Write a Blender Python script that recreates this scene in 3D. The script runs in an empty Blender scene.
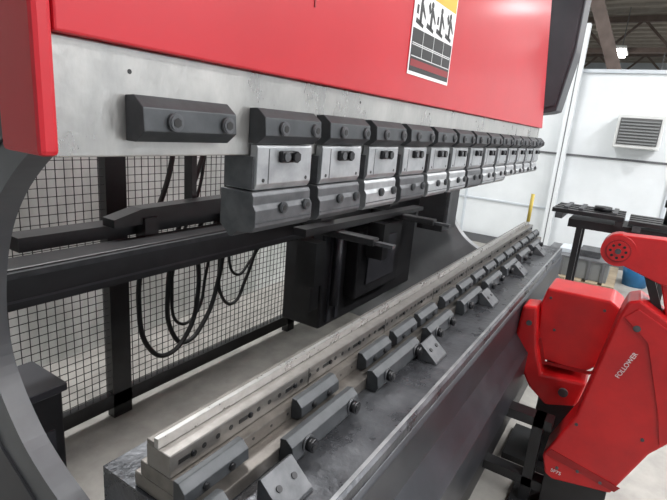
import bpy, bmesh, math, random
from mathutils import Matrix, Vector
random.seed(4)
sc=bpy.context.scene
def link(o): sc.collection.objects.link(o); return o
# ---------------- materials
def mat(name,c1,c2=None,metal=0.0,rough=0.5,scale=8,stretch=(1,1,1),bump=0.0,rvar=0.0,emit=None,es=0,coat=0,bscale=None,detail=6,contrast=(0.35,0.65)):
    m=bpy.data.materials.new(name); m.use_nodes=True
    nt=m.node_tree; b=nt.nodes["Principled BSDF"]
    b.inputs["Metallic"].default_value=metal; b.inputs["Roughness"].default_value=rough
    b.inputs["Base Color"].default_value=(*c1,1)
    if coat: b.inputs["Coat Weight"].default_value=coat; b.inputs["Coat Roughness"].default_value=0.15
    if emit: b.inputs["Emission Color"].default_value=(*emit,1); b.inputs["Emission Strength"].default_value=es
    if c2 is not None:
        tc=nt.nodes.new("ShaderNodeTexCoord"); mp=nt.nodes.new("ShaderNodeMapping")
        mp.inputs["Scale"].default_value=stretch
        nt.links.new(tc.outputs["Object"],mp.inputs["Vector"])
        n=nt.nodes.new("ShaderNodeTexNoise"); n.inputs["Scale"].default_value=scale; n.inputs["Detail"].default_value=detail; n.inputs["Roughness"].default_value=0.6
        nt.links.new(mp.outputs[0],n.inputs["Vector"])
        cr=nt.nodes.new("ShaderNodeValToRGB")
        cr.color_ramp.elements[0].position=contrast[0]; cr.color_ramp.elements[1].position=contrast[1]
        cr.color_ramp.elements[0].color=(*c1,1); cr.color_ramp.elements[1].color=(*c2,1)
        nt.links.new(n.outputs["Fac"],cr.inputs[0]); nt.links.new(cr.outputs[0],b.inputs["Base Color"])
        if rvar:
            mr=nt.nodes.new("ShaderNodeMapRange"); mr.inputs["To Min"].default_value=rough-rvar; mr.inputs["To Max"].default_value=rough+rvar
            mr.inputs["From Min"].default_value=.3; mr.inputs["From Max"].default_value=.7
            nt.links.new(n.outputs["Fac"],mr.inputs["Value"]); nt.links.new(mr.outputs[0],b.inputs["Roughness"])
        if bump:
            n2=n
            if bscale:
                n2=nt.nodes.new("ShaderNodeTexNoise"); n2.inputs["Scale"].default_value=bscale; n2.inputs["Detail"].default_value=3
                nt.links.new(mp.outputs[0],n2.inputs["Vector"])
            bp=nt.nodes.new("ShaderNodeBump"); bp.inputs["Strength"].default_value=bump; bp.inputs["Distance"].default_value=0.01
            nt.links.new(n2.outputs["Fac"],bp.inputs["Height"]); nt.links.new(bp.outputs[0],b.inputs["Normal"])
    return m
RED=mat("red_paint",(.43,.004,.012),(.48,.006,.016),rough=.42,scale=3,coat=.12)
REDF=mat("red_paint_worn",(.46,.006,.009),(.60,.010,.012),rough=.38,scale=6,coat=.2)
REDD=mat("red_paint_dark",(.26,.005,.007),(.32,.007,.009),rough=.4,scale=6)
STRIP=mat("machined_steel",(.29,.285,.275),(.52,.51,.49),metal=.75,rough=.34,scale=8,stretch=(1.6,1,.8),bump=.10,rvar=.12,bscale=60,contrast=(.25,.75),detail=9)
STEEL=mat("ground_steel",(.30,.31,.32),(.43,.44,.45),metal=.7,rough=.42,scale=22,rvar=.05)
TAN=mat("aged_steel",(.125,.115,.105),(.25,.23,.21),metal=.7,rough=.38,scale=28,rvar=.08,contrast=(.25,.75),detail=9)
RAIL=mat("die_rail_steel",(.20,.188,.175),(.30,.285,.27),metal=.75,rough=.33,scale=34,rvar=.05,contrast=(.25,.75),detail=9)
RAILT=mat("die_edge_steel",(.36,.35,.34),(.46,.45,.44),metal=.8,rough=.3,scale=34,rvar=.05)
DARK=mat("dark_grey_oxide",(.042,.046,.050),(.064,.068,.073),metal=.35,rough=.45,scale=25,bump=.05)
DARK2=mat("mid_grey_oxide",(.070,.073,.078),(.115,.118,.125),metal=.5,rough=.45,scale=25)
BOLT=mat("black_bolt",(.02,.02,.022),metal=.5,rough=.35)
BED=mat("oily_bed_steel",(.055,.057,.064),(.15,.155,.165),metal=.6,rough=.32,scale=9,rvar=.12,bump=.2,bscale=50,contrast=(.3,.7),detail=9)
BEDF=mat("bed_front_dark_paint",(.016,.018,.022),(.034,.037,.044),metal=.2,rough=.34,scale=6)
GREY=mat("grey_frame_paint",(.10,.103,.11),(.14,.143,.15),rough=.42,scale=4)
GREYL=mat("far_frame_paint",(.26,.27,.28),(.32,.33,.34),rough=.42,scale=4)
GREYD=mat("dark_frame_paint",(.030,.031,.037),(.05,.05,.057),rough=.45,scale=4)
BLACK=mat("black_paint",(.012,.012,.013),(.022,.022,.024),rough=.4,scale=8)
RUB=mat("black_rubber",(.01,.01,.01),rough=.5)
WALL=mat("white_wall_paint",(.70,.73,.745),(.77,.80,.815),rough=.6,scale=2)
WALLB=mat("pale_sheeting",(.48,.51,.48),(.80,.82,.80),rough=.5,scale=3,stretch=(1,1,.5),bump=.6,bscale=5)
WALLG=mat("pale_grey_panel",(.52,.56,.60),(.60,.64,.68),rough=.55,scale=2)
FLOOR=mat("concrete",(.27,.26,.24),(.41,.395,.365),rough=.6,scale=5,bump=.1,rvar=.1)
CEIL=mat("ceiling_sheet",(.24,.215,.185),(.32,.29,.255),rough=.8,scale=3)
BROWN=mat("primer_steel",(.09,.065,.055),(.13,.095,.08),rough=.6,scale=8)
ACM=mat("ac_plastic",(.60,.61,.60),(.66,.67,.66),rough=.5,scale=5)
ACD=mat("ac_louvre_dark",(.10,.10,.10),rough=.5)
ACG=mat("ac_slats_grey",(.20,.21,.21),rough=.5)
WHITE=mat("label_white",(.8,.8,.8),rough=.4)
YEL=mat("label_orange",(.9,.40,.03),rough=.4)
LBK=mat("label_black",(.015,.015,.015),rough=.4)
LRED=mat("label_red_stripe",(.22,.006,.010),rough=.4)
BLUE=mat("blue_plastic",(.02,.14,.32),(.03,.18,.38),rough=.4,scale=5)
WOOD=mat("pallet_wood",(.28,.22,.15),(.40,.32,.22),rough=.7,scale=8)
TUBE=mat("lamp_tube",(1,1,1),emit=(1,.98,.94),es=16)
YST=mat("yellow_paint",(.55,.42,.08),rough=.5)
# ---------------- builder
class B:
    def __init__(s,name,parent=None):
        s.bm=bmesh.new(); s.mats=[]; s.name=name; s.parent=parent
    def mi(s,m):
        if m not in s.mats: s.mats.append(m)
        return s.mats.index(m)
    def _fin(s,faces,m,smooth=False):
        i=s.mi(m)
        for f in faces:
            f.material_index=i; f.smooth=smooth
    def box(s,x0,x1,y0,y1,z0,z1,m,bev=0):
        return s.prism([(x0,y0),(x1,y0),(x1,y1),(x0,y1)],z0,z1,m,'Z',bev)
    def prism(s,poly,a,b,m,axis='X',bev=0,M=None):
        """poly in the plane normal to axis: X->(y,z) Y->(x,z) Z->(x,y)"""
        def P(u,v,w):
            p={'X':(w,u,v),'Y':(u,w,v),'Z':(u,v,w)}[axis]
            return M@Vector(p) if M else Vector(p)
        lo=[s.bm.verts.new(P(u,v,a)) for u,v in poly]; hi=[s.bm.verts.new(P(u,v,b)) for u,v in poly]
        fs=[s.bm.faces.new(lo),s.bm.faces.new(hi)]
        n=len(poly)
        for i in range(n): fs.append(s.bm.faces.new((lo[i],lo[(i+1)%n],hi[(i+1)%n],hi[i])))
        bmesh.ops.recalc_face_normals(s.bm,faces=fs)
        s._fin(fs,m)
        if bev:
            es=list({e for f in fs for e in f.edges})
            r=bmesh.ops.bevel(s.bm,geom=es,offset=bev,segments=2,affect='EDGES',profile=.5,clamp_overlap=True)
            s._fin(r['faces'],m)
        return fs
    def cyl(s,c,r,h,axis,m,seg=20,r2=None,M=None):
        if r2 is None: r2=r
        a=[];b=[]
        ax={'X':(Vector((0,1,0)),Vector((0,0,1)),Vector((1,0,0))),'Y':(Vector((0,0,1)),Vector((1,0,0)),Vector((0,1,0))),'Z':(Vector((1,0,0)),Vector((0,1,0)),Vector((0,0,1)))}[axis]
        c=Vector(c)
        for i in range(seg):
            t=2*math.pi*i/seg; d=ax[0]*math.cos(t)+ax[1]*math.sin(t)
            p=c+d*r; q=c+d*r2+ax[2]*h
            if M: p=M@p; q=M@q
            a.append(s.bm.verts.new(p)); b.append(s.bm.verts.new(q))
        caps=[s.bm.faces.new(a),s.bm.faces.new(b)]
        sd=[s.bm.faces.new((a[i],a[(i+1)%seg],b[(i+1)%seg],b[i])) for i in range(seg)]
        bmesh.ops.recalc_face_normals(s.bm,faces=caps+sd)
        s._fin(caps,m); s._fin(sd,m,True)
    def bolt(s,x,y,z,r=.011,h=.008,m=None,axis='Y'):
        m=m or DARK2
        s.cyl((x,y,z),r,-h,'Y',m,18); s.cyl((x,y-h+.0002,z),r*.86,-.0015,'Y',m,18)
        s.cyl((x,y-h-.0014,z),r*.55,-.0006,'Y',RUB,6)
    def done(s):
        me=bpy.data.meshes.new(s.name); s.bm.to_mesh(me); s.bm.free()
        for m in s.mats: me.materials.append(m)
        o=link(bpy.data.objects.new(s.name,me))
        if s.parent: o.parent=s.parent
        return o
def empty(name):
    e=bpy.data.objects.new(name,None); e.empty_display_size=.1; return link(e)
def curve(name,pts,r,m,parent=None,res=8):
    cu=bpy.data.curves.new(name,'CURVE'); cu.dimensions='3D'; cu.bevel_depth=r; cu.bevel_resolution=3; cu.resolution_u=res
    sp=cu.splines.new('BEZIER'); sp.bezier_points.add(len(pts)-1)
    for p,q in zip(sp.bezier_points,pts):
        p.co=q; p.handle_left_type=p.handle_right_type='AUTO'
    cu.materials.append(m)
    o=link(bpy.data.objects.new(name,cu)); 
    if parent: o.parent=parent
    return o
# ---------------- room
b=B("floor"); b.box(-3.2,20.2,-5.2,3.0,-.1,0,FLOOR); b.done()
b=B("ceiling"); b.box(-3.2,20.2,-5.2,3.0,4.3,4.4,CEIL)
for i in range(46):
    x=-3+i*.5; b.box(x,x+.12,-5.1,2.95,4.24,4.3,CEIL)
b.done()
b=B("wall_back"); b.box(-3.1,20,2.7,2.85,0,4.3,WALLB); b.done()
b=B("wall_front"); b.box(-3.1,20,-5.15,-5.0,0,4.3,WALLG); b.done()
b=B("wall_near"); b.box(-3.15,-3.0,-5,2.7,0,4.3,WALLG); b.done()
b=B("wall_far"); b.box(20,20.15,-5,2.7,0,4.3,WALLG); b.done()
b=B("wall_partition"); b.box(7,7.1,-5,2.7,0,2.36,WALL)
b.box(6.985,7.0,-5,2.7,1.345,1.37,GREY); b.box(6.97,7.12,-5,2.7,2.36,2.40,WALLG)
b.box(6.98,7.0,-5,2.7,.62,.64,WALLG)
for y in (-3.7,-2.4,-1.2,-.3,2.1): b.box(6.975,7.0,y,y+.03,0,2.36,WALLG)
b.done()
b=B("trim_1"); b.box(6.99-.03,6.97,-5,2.7,0,.12,GREY); b.done()
b=B("roof_truss")
for x in (7.8,12.5,17):
    b.box(x,x+.12,-5,2.7,3.45,3.55,BROWN); b.box(x,x+.12,-5,2.7,4.05,4.17,BROWN)
    y=-4.8; k=0
    while y<2.2:
        a,c=(3.5,4.1) if k%2==0 else (4.1,3.5)
        b.prism([(y,a),(y+.07,a),(y+.67,c),(y+.6,c)],x+.03,x+.09,BROWN,'X'); y+=.6;k+=1
b.done()
b=B("roof_brace"); b.prism([(.42,0),(.56,0),(.60,2.3),(1.46,4.24),(1.28,4.24),(.44,2.3)],7.3,7.42,BROWN,'X'); b.done()
def tube_lamp(x,y,z,L=1.3,alongY=False):
    b=B("ceiling_light")
    if alongY:
        b.box(x-.1,x+.1,y-L/2,y+L/2,z,z+.05,ACM); b.box(x-.06,x+.06,y-L/2+.03,y+L/2-.03,z-.05,z,TUBE)
    else:
        b.box(x-L/2,x+L/2,y-.1,y+.1,z,z+.05,ACM); b.box(x-L/2+.03,x+L/2-.03,y-.06,y+.06,z-.05,z,TUBE)
    b.cyl((x-.03 ,y,z+.05),.01,4.3-z-.05,'Z',GREY,8); b.done()
tube_lamp(12.1,.9,3.4,.9); tube_lamp(13.0,.15,3.02,1.3,True)
for x,y in ((.6,-1.8),(3.0,-1.8),(5.4,-1.8),(1.5,-3.8),(4.5,-3.8),(9.5,-1.5)): tube_lamp(x,y,3.9,1.5)
def area(x,y,z,sx,sy,p,col=(.99,.99,1),rot=(0,0,0)):
    l=bpy.data.lights.new("area",'AREA'); l.shape='RECTANGLE'; l.size=sx; l.size_y=sy; l.energy=p; l.color=col
    o=link(bpy.data.objects.new("lamp_and_fill_light",l)); o.location=(x,y,z); o.rotation_euler=rot; return o
area(.6,-1.8,3.82,1.5,.4,92); area(3.0,-1.8,3.82,1.5,.4,82); area(5.4,-1.8,3.82,1.5,.4,75)
area(1.5,-3.8,3.82,1.5,.4,95); area(4.5,-3.8,3.82,1.5,.4,90)
area(1.5,2.3,3.8,2.5,.3,105); area(9.5,-1.5,3.8,1.5,.6,100); area(14,-1,3.8,2,1,180); area(5.2,1.6,3.8,1.5,.6,60)  # last one is an added fill without a fixture, brightening the far walls
w=bpy.data.worlds.new("world"); sc.world=w; w.use_nodes=True
w.node_tree.nodes["Background"].inputs[0].default_value=(.8,.85,.9,1); w.node_tree.nodes["Background"].inputs[1].default_value=.3
# ---------------- PRESS BRAKE
PB=empty("press_brake")
b=B("ram",PB)
b.prism([(.29,1.568),(3.01,1.568),(2.66,2.14),(2.5,2.40),(2.5,2.75),(.29,2.75)],.535,.62,RED,'Y',bev=.003)
b.box(.268,.2895,.535,.62,1.440,2.75,RED,bev=.006)
b.box(.738,.742,.5336,.536,1.69,2.75,LRED)
b.done()
b=B("ram_steel_strip",PB); b.box(.29,3.005,.548,.61,1.438,1.5675,STRIP,bev=.002)
b.cyl((.385,.5482,1.54),.003,-.0006,'Y',LBK,10)
for x in (.95,1.35,1.8,2.2,2.6): b.cyl((x,.5482,1.548),.003,-.0006,'Y',LBK,10)
b.done()
b=B("ram_guide_housing",PB)
b.prism([(.445,2.75),(.445,1.99),(.487,1.672),(.52,1.66),(.64,1.64),(.9,1.60),(.9,2.75)],3.06,3.26,GREYD,'X',bev=.006)
b.prism([(.46,2.7),(.46,2.0),(.50,1.70),(.60,1.67),(.60,2.7)],3.052,3.0595,GREYD,'X')
b.box(.36,.389,.66,.80,1.46,2.75,BLACK)
b.done()
def throat():
    return [(.66,1.50),(.80,1.435),(.88,1.39),(.96,1.325),(1.02,1.25),(1.06,1.16),(1.08,1.06),(1.07,.96),(1.03,.885),(.96,.81),(.88,.76),(.80,.726),(.757,.70)]
def smooth_poly(pts,n=4):
    out=[]
    for i in range(len(pts)-1):
        p0=pts[max(i-1,0)];p1=pts[i];p2=pts[i+1];p3=pts[min(i+2,len(pts)-1)]
        for k in range(n):
            t=k/n
            out.append(tuple(.5*((2*p1[j])+(-p0[j]+p2[j])*t+(2*p0[j]-5*p1[j]+4*p2[j]-p3[j])*t*t+(-p0[j]+3*p1[j]-3*p2[j]+p3[j])*t**3) for j in (0,1)))
    out.append(pts[-1]); return out
for nm,x0,x1,m in (("side_frame_near",.405,.45,GREY),("side_frame_far",3.27,3.33,GREYL)):
    b=B(nm,PB)
    poly=[(.66,2.75)]+smooth_poly(throat())+[(.757,0),(1.88,0),(1.88,2.2),(1.6,2.75)]
    b.prism(poly,x0,x1,m,'X')
    if nm.endswith("near"):
        b.prism([(.67,2.74),(.67,1.54),(.86,1.46),(1.06,1.35),(1.16,1.15),(1.16,.9),(1.05,.76),(.9,.68),(.9,.05),(1.86,.05),(1.86,2.2),(1.58,2.7)],x0-.006,x0-.0003,GREYD,'X')
    b.done()
b=B("warning_label",PB)
Y=.5342
x0,x1=1.137,1.418
b.box(x0,x1,Y-.0012,Y,1.632,1.90,WHITE)
b.box(x0+.006,x1-.006,Y-.0018,Y-.001,1.822,1.862,YEL)
b.box(x0+.006,x1-.006,Y-.0018,Y-.001,1.866,1.895,LBK)
b.box(x0+.006,x1-.006,Y-.0018,Y-.001,1.640,1.738,LBK)
b.box(x0+.010,x1-.010,Y-.0022,Y-.0016,1.652,1.668,LRED)
for z in (1.674,1.70,1.704): b.box(x0+.010,x1-.010,Y-.0022,Y-.0016,z,z+.0022,ACM)
for k in range(1,4): b.box(x0+k*.0703,x0+k*.0703+.002,Y-.0022,Y-.0016,1.674,1.738,ACM)
for i in range(4):
    x=x0+.012+i*.066
    b.box(x+.024,x+.038,Y-.0018,Y-.001,1.752,1.80,LBK); b.cyl((x+.031,Y-.001,1.807),.008,-.0008,'Y',LBK,12)
    b.prism([(x+.036,1.785),(x+.058,1.765),(x+.060,1.772),(x+.040,1.797)],Y-.0018,Y-.001,LBK,'Y')
    b.prism([(x+.004,1.75),(x+.05,1.744),(x+.052,1.752),(x+.006,1.762)],Y-.0018,Y-.001,LBK,'Y')
    if i%2: b.prism([(x+.004,1.80),(x+.014,1.812),(x+.024,1.79),(x+.016,1.782)],Y-.0018,Y-.001,LBK,'Y')
    else: b.box(x+.004,x+.015,Y-.0018,Y-.001,1.77,1.79,LBK)
b.done()
# upper clamps & punches
b=B("punch_clamps",PB)
hexp=[(.5485,1.513),(.532,1.514),(.514,1.500),(.512,1.472),(.530,1.458),(.5485,1.458)]
def clamp(x0,x1):
    b.prism(hexp,x0,x1,DARK,'X',bev=.0012)
    for x in (x0+.045,x1-.02): 
        b.bolt(x,.5135,1.484,.0115,.006,DARK2)
clamp(.378,.535)
N=13; P=.188
for i in range(N):
    x0=.600+i*P; x1=x0+.156
    clamp(x0,x1)
    b.prism([(.60,1.4375),(.545,1.4375),(.545,1.4565),(.531,1.4565),(.529,1.452),(.529,1.392),(.535,1.381),(.60,1.381)],x0+.002,x1-.003,STEEL,'X',bev=.001)
    b.box(x0-.001,x0+.0018,.536,.60,1.383,1.436,DARK2)
    xm=(x0+x1)/2
    b.box(xm-.022,xm+.022,.520,.530,1.427,1.447,BOLT,bev=.003)
    b.cyl((xm+.012,.521,1.437),.010,-.008,'Y',BOLT,6); b.cyl((xm-.012,.521,1.437),.008,-.005,'Y',DARK2,12)
    for dx in (-.06,.06): b.cyl((xm+dx,.5295,1.398),.0035,-.001,'Y',LBK,10)
    b.box(x0+.03,x0+.032,.5285,.5295,1.392,1.45,DARK2)
for i in range(N):
    x0=.592+i*P; x1=x0+(.160 if i<9 else .14)
    m=DARK2 if i in (0,1,3,6) else STEEL
    zb=1.312 if i<9 else 1.330
    b.prism([(.60,1.3795),(.530,1.3795),(.526,1.373),(.526,1.358),(.520,1.350),(.520,zb+.010),(.528,zb),(.56,zb-.003),(.573,zb-.014),(.578,zb-.014),(.60,zb+.006)],x0,x1,m,'X',bev=.0012)
    for x in (x0+.07,x0+.138): 
        if x<x1-.01: b.bolt(x,.521,1.350,.010,.006,DARK)
    b.box(x0+.002,x1-.002,.5185,.5205,zb+.016,zb+.018,DARK)
b.done()
# bed
b=B("bed",PB)
b.prism([(.352,.83),(.346,.824),(.346,.64),(.36,.60),(.40,.60),(.40,.0),(.754,0),(.754,.83)],.452,3.42,BED,'X')
b.prism([(.3465,.822),(.354,.8305),(.362,.8305),(.362,.829),(.3475,.815)],.452,3.42,STEEL,'X')  # paler strip puts the bed edge highlight into the colour
b.done()
b=B("bed_front_panel",PB)
b.prism([(.3455,.80),(.335,.79),(.335,.66),(.29,.60),(.27,.58),(.27,.40),(.29,.38),(.398,.38),(.398,.598),(.345,.64)],.40,3.38,BEDF,'X',bev=.003)
b.prism([(.396,.375),(.33,.36),(.33,.05),(.396,.05)],.40,3.38,BLACK,'X')
b.done()
b=B("die_holder",PB)
xa,xb=.458,3.52
b.box(xa,xb,.50,.665,.831,.862,TAN,bev=.002)
b.box(xa,xb,.545,.648,.8625,.893,TAN,bev=.002)
b.box(xa,xb,.568,.630,.8935,.937,RAIL,bev=.002)
b.box(xa,xb,.598,.609,.9375,.957,RAILT,bev=.001)
b.box(xa,xb,.609,.628,.9375,.947,TAN,bev=.001)
x=xa+.03;i=0
while x<xb-.04:
    if i%4==0:
        b.box(x-.012,x+.012,.5672,.5685,.912,.921,LBK); b.bolt(x+.020,.568,.917,.006,.003,BOLT); x+=.012
    else: b.cyl((x,.5682,.917),.0055,-.0008,'Y',LBK,10)
    x+=.034;i+=1
x=xa+.02
while x<xb-.05:
    b.cyl((x,.5452,.879),.0035,-.0008,'Y',LBK,8); x+=.055
for k in range(1,8): b.box(xa+k*.4,xa+k*.4+.002,.5672,.569,.894,.937,LBK); b.box(xa+k*.4,xa+k*.4+.002,.5438,.546,.863,.893,LBK)
b.done()
b=B("die_clamps",PB)
def small(x0,x1):
    b.prism([(.5447,.912),(.532,.912),(.517,.898),(.515,.876),(.530,.864),(.5447,.864)],x0,x1,DARK,'X',bev=.0012)
    for x in (x0+.045,x1-.045): b.bolt(x,.5165,.887,.007,.004,BOLT)
def large(x0,x1,bolts):
    b.prism([(.4995,.885),(.485,.889),(.468,.876),(.463,.845),(.470,.8315),(.4995,.8315)],x0,x1,DARK,'X',bev=.0015)
    for x in bolts:
        b.cyl((x,.466,.862),.019,-.004,'Y',DARK2,20); b.cyl((x,.462,.862),.0145,-.014,'Y',BOLT,20); b.cyl((x,.448,.862),.012,-.002,'Y',BOLT,20,r2=.010)
        b.cyl((x,.4458,.862),.006,-.0006,'Y',RUB,6)
for x in [.445,.765,1.055,1.245,1.43]: small(x,x+.152)
for x in [1.66,1.85,2.04,2.23,2.42,2.61,2.80,2.99,3.18,3.35]: small(x,x+.15)
large(.46,.50,[]); large(.67,.93,[.72,.895]); large(1.03,1.31,[1.085,1.275])
large(1.40,1.62,[1.455,1.58]); 
x=1.74
while x<3.3: large(x,x+.24,[x+.05,x+.20]); x+=.33
b.done()
b=B("bed_wedge_brackets",PB)
for x in (.605,1.33,1.96,2.55,3.1):
    b.prism([(.461,.831),(.461,.880),(.455,.884),(.402,.838),(.400,.831)],x-.045,x+.045,DARK2,'X',bev=.001)
    for dx in (-.022,.022):
        Mx=Matrix.Translation((x+dx,.430,.8625))@Matrix.Rotation(math.radians(41),4,'X')
        b.cyl((0,0,-.004),.0065,.0065,'Z',BOLT,12,M=Mx)
b.done()
b=B("back_gauge",PB)
b.box(.455,3.22,1.2,1.30,1.00,1.105,BLACK,bev=.004)
b.box(.455,3.22,1.185,1.2,1.085,1.10,DARK)
b.box(.455,3.22,1.199,1.2005,1.02,1.026,GREYD)
b.box(.6,3.2,1.34,1.42,1.10,1.14,BLACK)
for x in (.95,1.32,1.45,2.0,2.4): b.box(x,x+.05,1.29,1.34,1.06,1.16,BLACK)
for x in (1.2,1.4): b.box(x,x+.022,1.36,1.40,1.14,1.36,BLACK)
b.prism([(.85,1.14),(1.5,1.14),(1.5,1.2),(.95,1.19),(.85,1.165)],1.30,1.36,BLACK,'Y')
b.box(2.02,3.2,1.30,1.55,.42,1.0,BLACK,bev=.01)
b.box(2.25,2.8,1.22,1.3,.55,.95,BLACK,bev=.01)
b.box(1.92,2.0,1.30,1.4,.55,1.0,BLACK)
for x in (2.08,2.16): b.box(x,x+.03,1.285,1.3,.45,.98,GREYD)
b.box(2.35,2.7,1.208,1.2195,.62,.88,GREYD,bev=.003); b.cyl((2.1,1.26,.55),.02,.44,'Z',GREYD,14)
b.box(1.5,3.2,1.0,1.2,.30,.38,BLACK)
for x in (1.66,2.3): 
    b.box(x,x+.05,.84,1.2,1.04,1.07,BLACK,bev=.004); b.box(x+.01,x+.04,.76,.84,1.045,1.058,DARK2); b.box(x-.02,x+.08,1.08,1.2,1.105,1.17,BLACK)
    b.cyl((x+.03,1.1,1.17),.018,.06,'Z',DARK2,14); b.box(x-.01,x+.06,1.1,1.2,.8,1.0,BLACK)
b.prism([(1.45,1.075),(2.6,1.06),(2.6,1.08),(1.45,1.105)],1.02,1.08,BLACK,'Y')
b.box(2.85,3.1,.98,1.15,.9,1.2,BLACK,bev=.006); b.box(2.86,2.9,.96,.98,.95,1.15,DARK2)
b.done()
b=B("rear_lower_beam",PB); b.box(.515,3.25,1.02,1.12,.0,.26,BLACK); b.done()
b=B("guide_rod",PB); b.cyl((3.49,.60,.957),.012,.19,'Z',YST,12); b.done()
b=B("junction_box"); b.box(.50,.64,1.25,1.42,0,.71,BLACK,bev=.006); b.box(.49,.65,1.24,1.43,.711,.735,GREYD,bev=.003); b.box(.53,.61,1.242,1.249,.3,.6,GREYD); b.done()
CB=empty("power_cables")
curve("cable_1",[(1.23,1.5,1.40),(1.226,1.5,1.316),(1.10,1.5,.98),(1.07,1.5,.79),(1.12,1.5,.57),(1.2,1.5,.52),(1.31,1.5,.59),(1.36,1.5,.75),(1.36,1.5,1.0),(1.36,1.45,1.15)],.010,RUB,CB)
curve("cable_2",[(1.42,1.52,1.40),(1.39,1.52,1.313),(1.26,1.52,1.0),(1.22,1.52,.79),(1.24,1.52,.60),(1.31,1.52,.53),(1.42,1.52,.60),(1.50,1.52,.78),(1.52,1.5,1.0),(1.5,1.45,1.12)],.010,RUB,CB)
curve("cable_3",[(1.50,1.54,1.12),(1.52,1.54,.9),(1.55,1.54,.66),(1.62,1.54,.62),(1.70,1.54,.72),(1.76,1.5,.95),(1.78,1.42,1.12)],.008,RUB,CB)
curve("cable_4",[(1.45,1.56,1.40),(1.42,1.56,1.2),(1.31,1.56,.95),(1.27,1.56,.75),(1.32,1.56,.60),(1.40,1.56,.62),(1.46,1.56,.80),(1.46,1.5,1.1)],.007,RUB,CB)
curve("cable_5",[(1.62,1.54,1.12),(1.60,1.56,.9),(1.66,1.56,.75),(1.75,1.56,.80),(1.85,1.5,1.0),(1.9,1.42,1.12)],.007,RUB,CB)
b=B("safety_fence")
Yf=1.95
for x,wd in ((.55,.05),(1.24,.10),(2.62,.08),(3.35,.06)): b.box(x,x+wd,Yf,Yf+.05,0,2.2,BLACK)
b.box(.55,3.4,Yf,Yf+.04,.06,.13,BLACK); b.box(.55,3.4,Yf,Yf+.04,2.14,2.2,BLACK)
x=.6
while x<3.36: b.box(x,x+.0028,Yf+.01,Yf+.0128,.13,2.14,BLACK); x+=.036
z=.15
while z<2.14: b.box(.6,3.36,Yf+.0128,Yf+.0156,z,z+.0028,BLACK); z+=.036
b.done()
# ---------------- sheet followers
def rotprism(b,poly,a,c,m,bev=.006): b.prism(poly,a,c,m,'X',bev)
F1=empty("sheet_follower")
b=B("follower_arm",F1)
rotprism(b,[(-.03,.93),(-.045,.985),(-.08,1.0),(-.17,.95),(-.30,.90),(-.34,.62),(-.22,.45),(-.14,.24),(.06,.20),(.09,.215),(.11,.29),(.03,.50)],1.90,2.06,REDF,.008)
b.prism([(-.045,.93),(-.08,.97),(-.16,.93),(-.29,.87),(-.325,.64),(-.24,.50),(-.21,.62),(-.13,.86)],1.894,1.8995,REDF,'X',bev=.002)
b.cyl((1.8995,-.09,.90),.012,-.006,'X',DARK2,14)
for p in ((-.02,.28),(.05,.26),(-.1,.27),(.02,.47),(-.19,.50)): b.cyl((1.8995,p[0],p[1]),.006,-.005,'X',DARK2,12)
b.prism([(.10,.30),(.085,.33),(-.165,.28),(-.15,.255)],1.897,1.8995,REDD,'X')
b.done()
def text(name,s,size,loc,X,Yv,m,parent):
    cu=bpy.data.curves.new(name,'FONT'); cu.body=s; cu.size=size; cu.extrude=.0004; cu.materials.append(m)
    o=link(bpy.data.objects.new(name,cu)); X=Vector(X).normalized(); Yv=Vector(Yv); Z=X.cross(Yv).normalized(); Yv=Z.cross(X)
    o.matrix_world=Matrix.Translation(loc)@Matrix((X,Yv,Z)).transposed().to_4x4(); o.parent=parent
text("lettering","FOLLOWER",.022,(1.8985,-.075,.70),(0,-.045,.13),(0,.13,.045),WHITE,F1)
text("lettering_2","SF75",.020,(1.8985,.07,.235),(0,-1,-.05),(0,-.05,1),WHITE,F1)
b=B("follower_pivot_head",F1)
b.cyl((1.93,.02,1.15),.055,.10,'X',REDF,32)
b.prism([(.02,1.205),(-.11,1.212),(-.35,1.21),(-.35,1.02),(-.12,1.06),(.0,1.10)],1.94,2.02,REDF,'X',bev=.004)
b.cyl((1.9295,.02,1.15),.040,-.003,'X',REDD,28); b.cyl((1.9265,.02,1.15),.035,-.003,'X',REDF,28);b.cyl((1.9235,.02,1.15),.010,-.006,'X',DARK2,12)
for k in range(8):
    t=k*math.pi/4; b.cyl((1.9233,.02+.024*math.cos(t),1.15+.024*math.sin(t)),.005,-.001,'X',LBK,8)
b.prism([(-.07,1.08),(-.10,1.08),(-.17,.92),(-.14,.92)],1.97,2.01,BLACK,'X'); b.prism([(-.12,1.08),(-.20,1.08),(-.22,.93),(-.17,.93)],1.95,2.03,REDF,'X',bev=.004)
b.prism([(-.16,1.02),(-.34,1.05),(-.34,.94),(-.2,.94)],1.96,2.0,BLACK,'X')
b.done()
b=B("follower_base",F1)
b.box(1.92,2.04,-.13,.09,.0,.225,BLACK,bev=.004); b.box(1.85,2.1,-.2,.2,0,.03,BLACK)
b.box(1.93,1.99,.09,.345,.10,.14,BLACK); b.box(1.93,2.0,.13,.17,.03,.42,BLACK); b.box(1.93,2.0,.10,.33,.38,.42,BLACK)
b.done()
F2=empty("sheet_follower")
b=B("follower_body",F2)
rotprism(b,[(.25,.88),(0,.885),(-.04,.86),(-.06,.64),(.05,.54),(.25,.55),(.265,.80)],2.22,2.44,REDF,.010)
rotprism(b,[(.33,.79),(.27,.80),(.24,.62),(.20,.50),(.02,.52),(.04,.40),(.16,.36),(.24,.42),(.34,.58)],2.17,2.30,REDF,.012)
b.prism([(.245,.64),(.215,.53),(.02,.545),(-.05,.63),(-.05,.645),(.02,.56),(.20,.545),(.235,.65)],2.214,2.2195,REDD,'X')
b.cyl((2.1695,.10,.45),.02,-.01,'X',DARK2,14); b.cyl((2.1695,.29,.72),.012,-.006,'X',DARK2,12)
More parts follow.
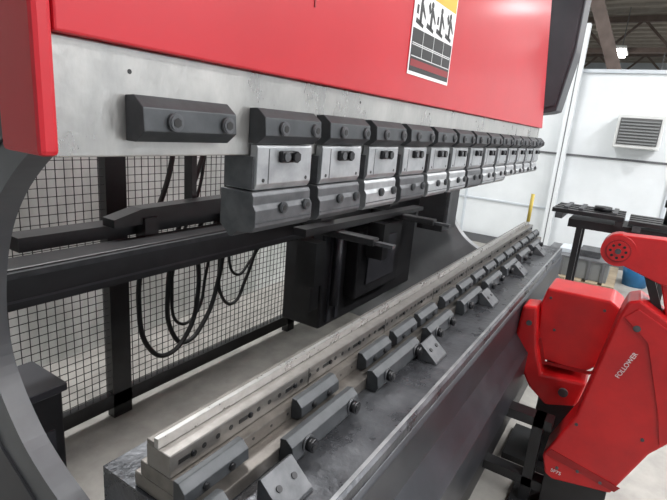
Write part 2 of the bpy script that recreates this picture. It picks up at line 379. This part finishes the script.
for p in ((.23,.84),(.02,.84),(-.02,.68),(.19,.70)): b.cyl((2.2195,p[0],p[1]),.006,-.004,'X',DARK2,10)
b.done()
b=B("follower_mount",F2)
b.box(2.25,2.42,.18,.34,.58,.70,BLACK); b.box(2.25,2.42,-.02,.2,.0,.42,BLACK); b.box(2.2,2.5,-.1,.3,0,.03,BLACK)
b.box(2.3,2.4,.05,.2,.40,.56,BLACK)
b.done()
T=B("tooling_table")
for y0,y1,z in ((.05,.52,1.0),(-.42,.02,.985)):
    for x in (3.9,4.02,4.14,4.26): T.box(x,x+.07,y0,y1,z,z+.03,BLACK,bev=.003)
    T.box(3.88,4.36,y0,y0+.05,z-.04,z,BLACK); T.box(3.88,4.36,y1-.08,y1-.03,z-.04,z,DARK2)
T.box(3.95,4.3,-.3,.4,.90,.96,BLACK)
for y in (-.28,.3):
    for x in (3.96,4.22): T.box(x,x+.04,y,y+.04,0,.9,BLACK)
T.box(3.96,4.27,-.28,.35,.2,.24,BLACK)
T.cyl((4.0,-.2,1.01),.02,.12,'Z',BOLT,14); T.cyl((4.0,-.2,1.13),.035,.05,'Z',BOLT,16)
T.cyl((4.1,.2,1.03),.06,.035,'Z',BOLT,18)
for y in (.1,.32,.42): T.box(3.95,4.3,y,y+.03,1.03,1.045,DARK2)
T.done()
b=B("air_conditioner")
b.box(6.72,6.98,-.085,.385,1.50,1.88,ACM,bev=.01)
b.box(6.712,6.7195,-.055,.355,1.54,1.84,ACD)
for k in range(8): b.box(6.70,6.713,-.045,.345,1.552+k*.035,1.568+k*.035,ACG)
b.done()
b=B("white_column"); b.box(6.84,6.95,.89,.99,0,2.9,WALL); b.box(6.835,6.8395,.935,.945,0,2.9,GREY); b.box(6.80,6.96,.86,1.02,0,.02,GREY); b.done()
b=B("blue_bucket"); b.cyl((6.3,-.16,0),.12,.30,'Z',BLUE,24,r2=.15); b.cyl((6.3,-.16,.30),.155,.02,'Z',BLUE,24); b.done()
b=B("pallet")
for k in range(6): b.box(5.4,6.4,.02+k*.15,.13+k*.15,.12,.145,WOOD)
for x in (5.42,5.85,6.28): b.box(x,x+.1,.02,.88,0,.119,WOOD)
b.done()
b=B("metal_crate")
b.box(5.5,6.1,.1,.7,.146,.34,ACG,bev=.004)
for k in range(5): b.box(5.48,5.499,.13+k*.13,.16+k*.13,.146,.34,GREY)
b.box(5.48,6.12,.08,.72,.341,.36,GREY); b.box(5.6,5.9,.2,.4,.361,.43,DARK2,bev=.004); b.box(5.65,5.95,.46,.6,.361,.40,WALLG)
b.done()
# ---------------- camera
r=math.atan(.085);c,s=math.cos(r),math.sin(r)
p=math.radians(31.6);t=math.radians(14.7)
F=Vector((math.cos(t)*math.cos(p),math.cos(t)*math.sin(p),-math.sin(t)))
R=Vector((math.sin(p),-math.cos(p),0)); U=Vector((math.sin(t)*math.cos(p),math.sin(t)*math.sin(p),math.cos(t)))
Ri=c*R+s*U; Ui=-s*R+c*U
cam=bpy.data.cameras.new("camera"); cam.lens=482/667*36; cam.sensor_width=36; cam.clip_start=.02
co=link(bpy.data.objects.new("camera",cam))
M=Matrix((Ri,Ui,-F)).transposed().to_4x4(); M.translation=(0,0,1.5); co.matrix_world=M
sc.camera=co
sc.view_settings.view_transform='Standard'; sc.view_settings.exposure=0.0
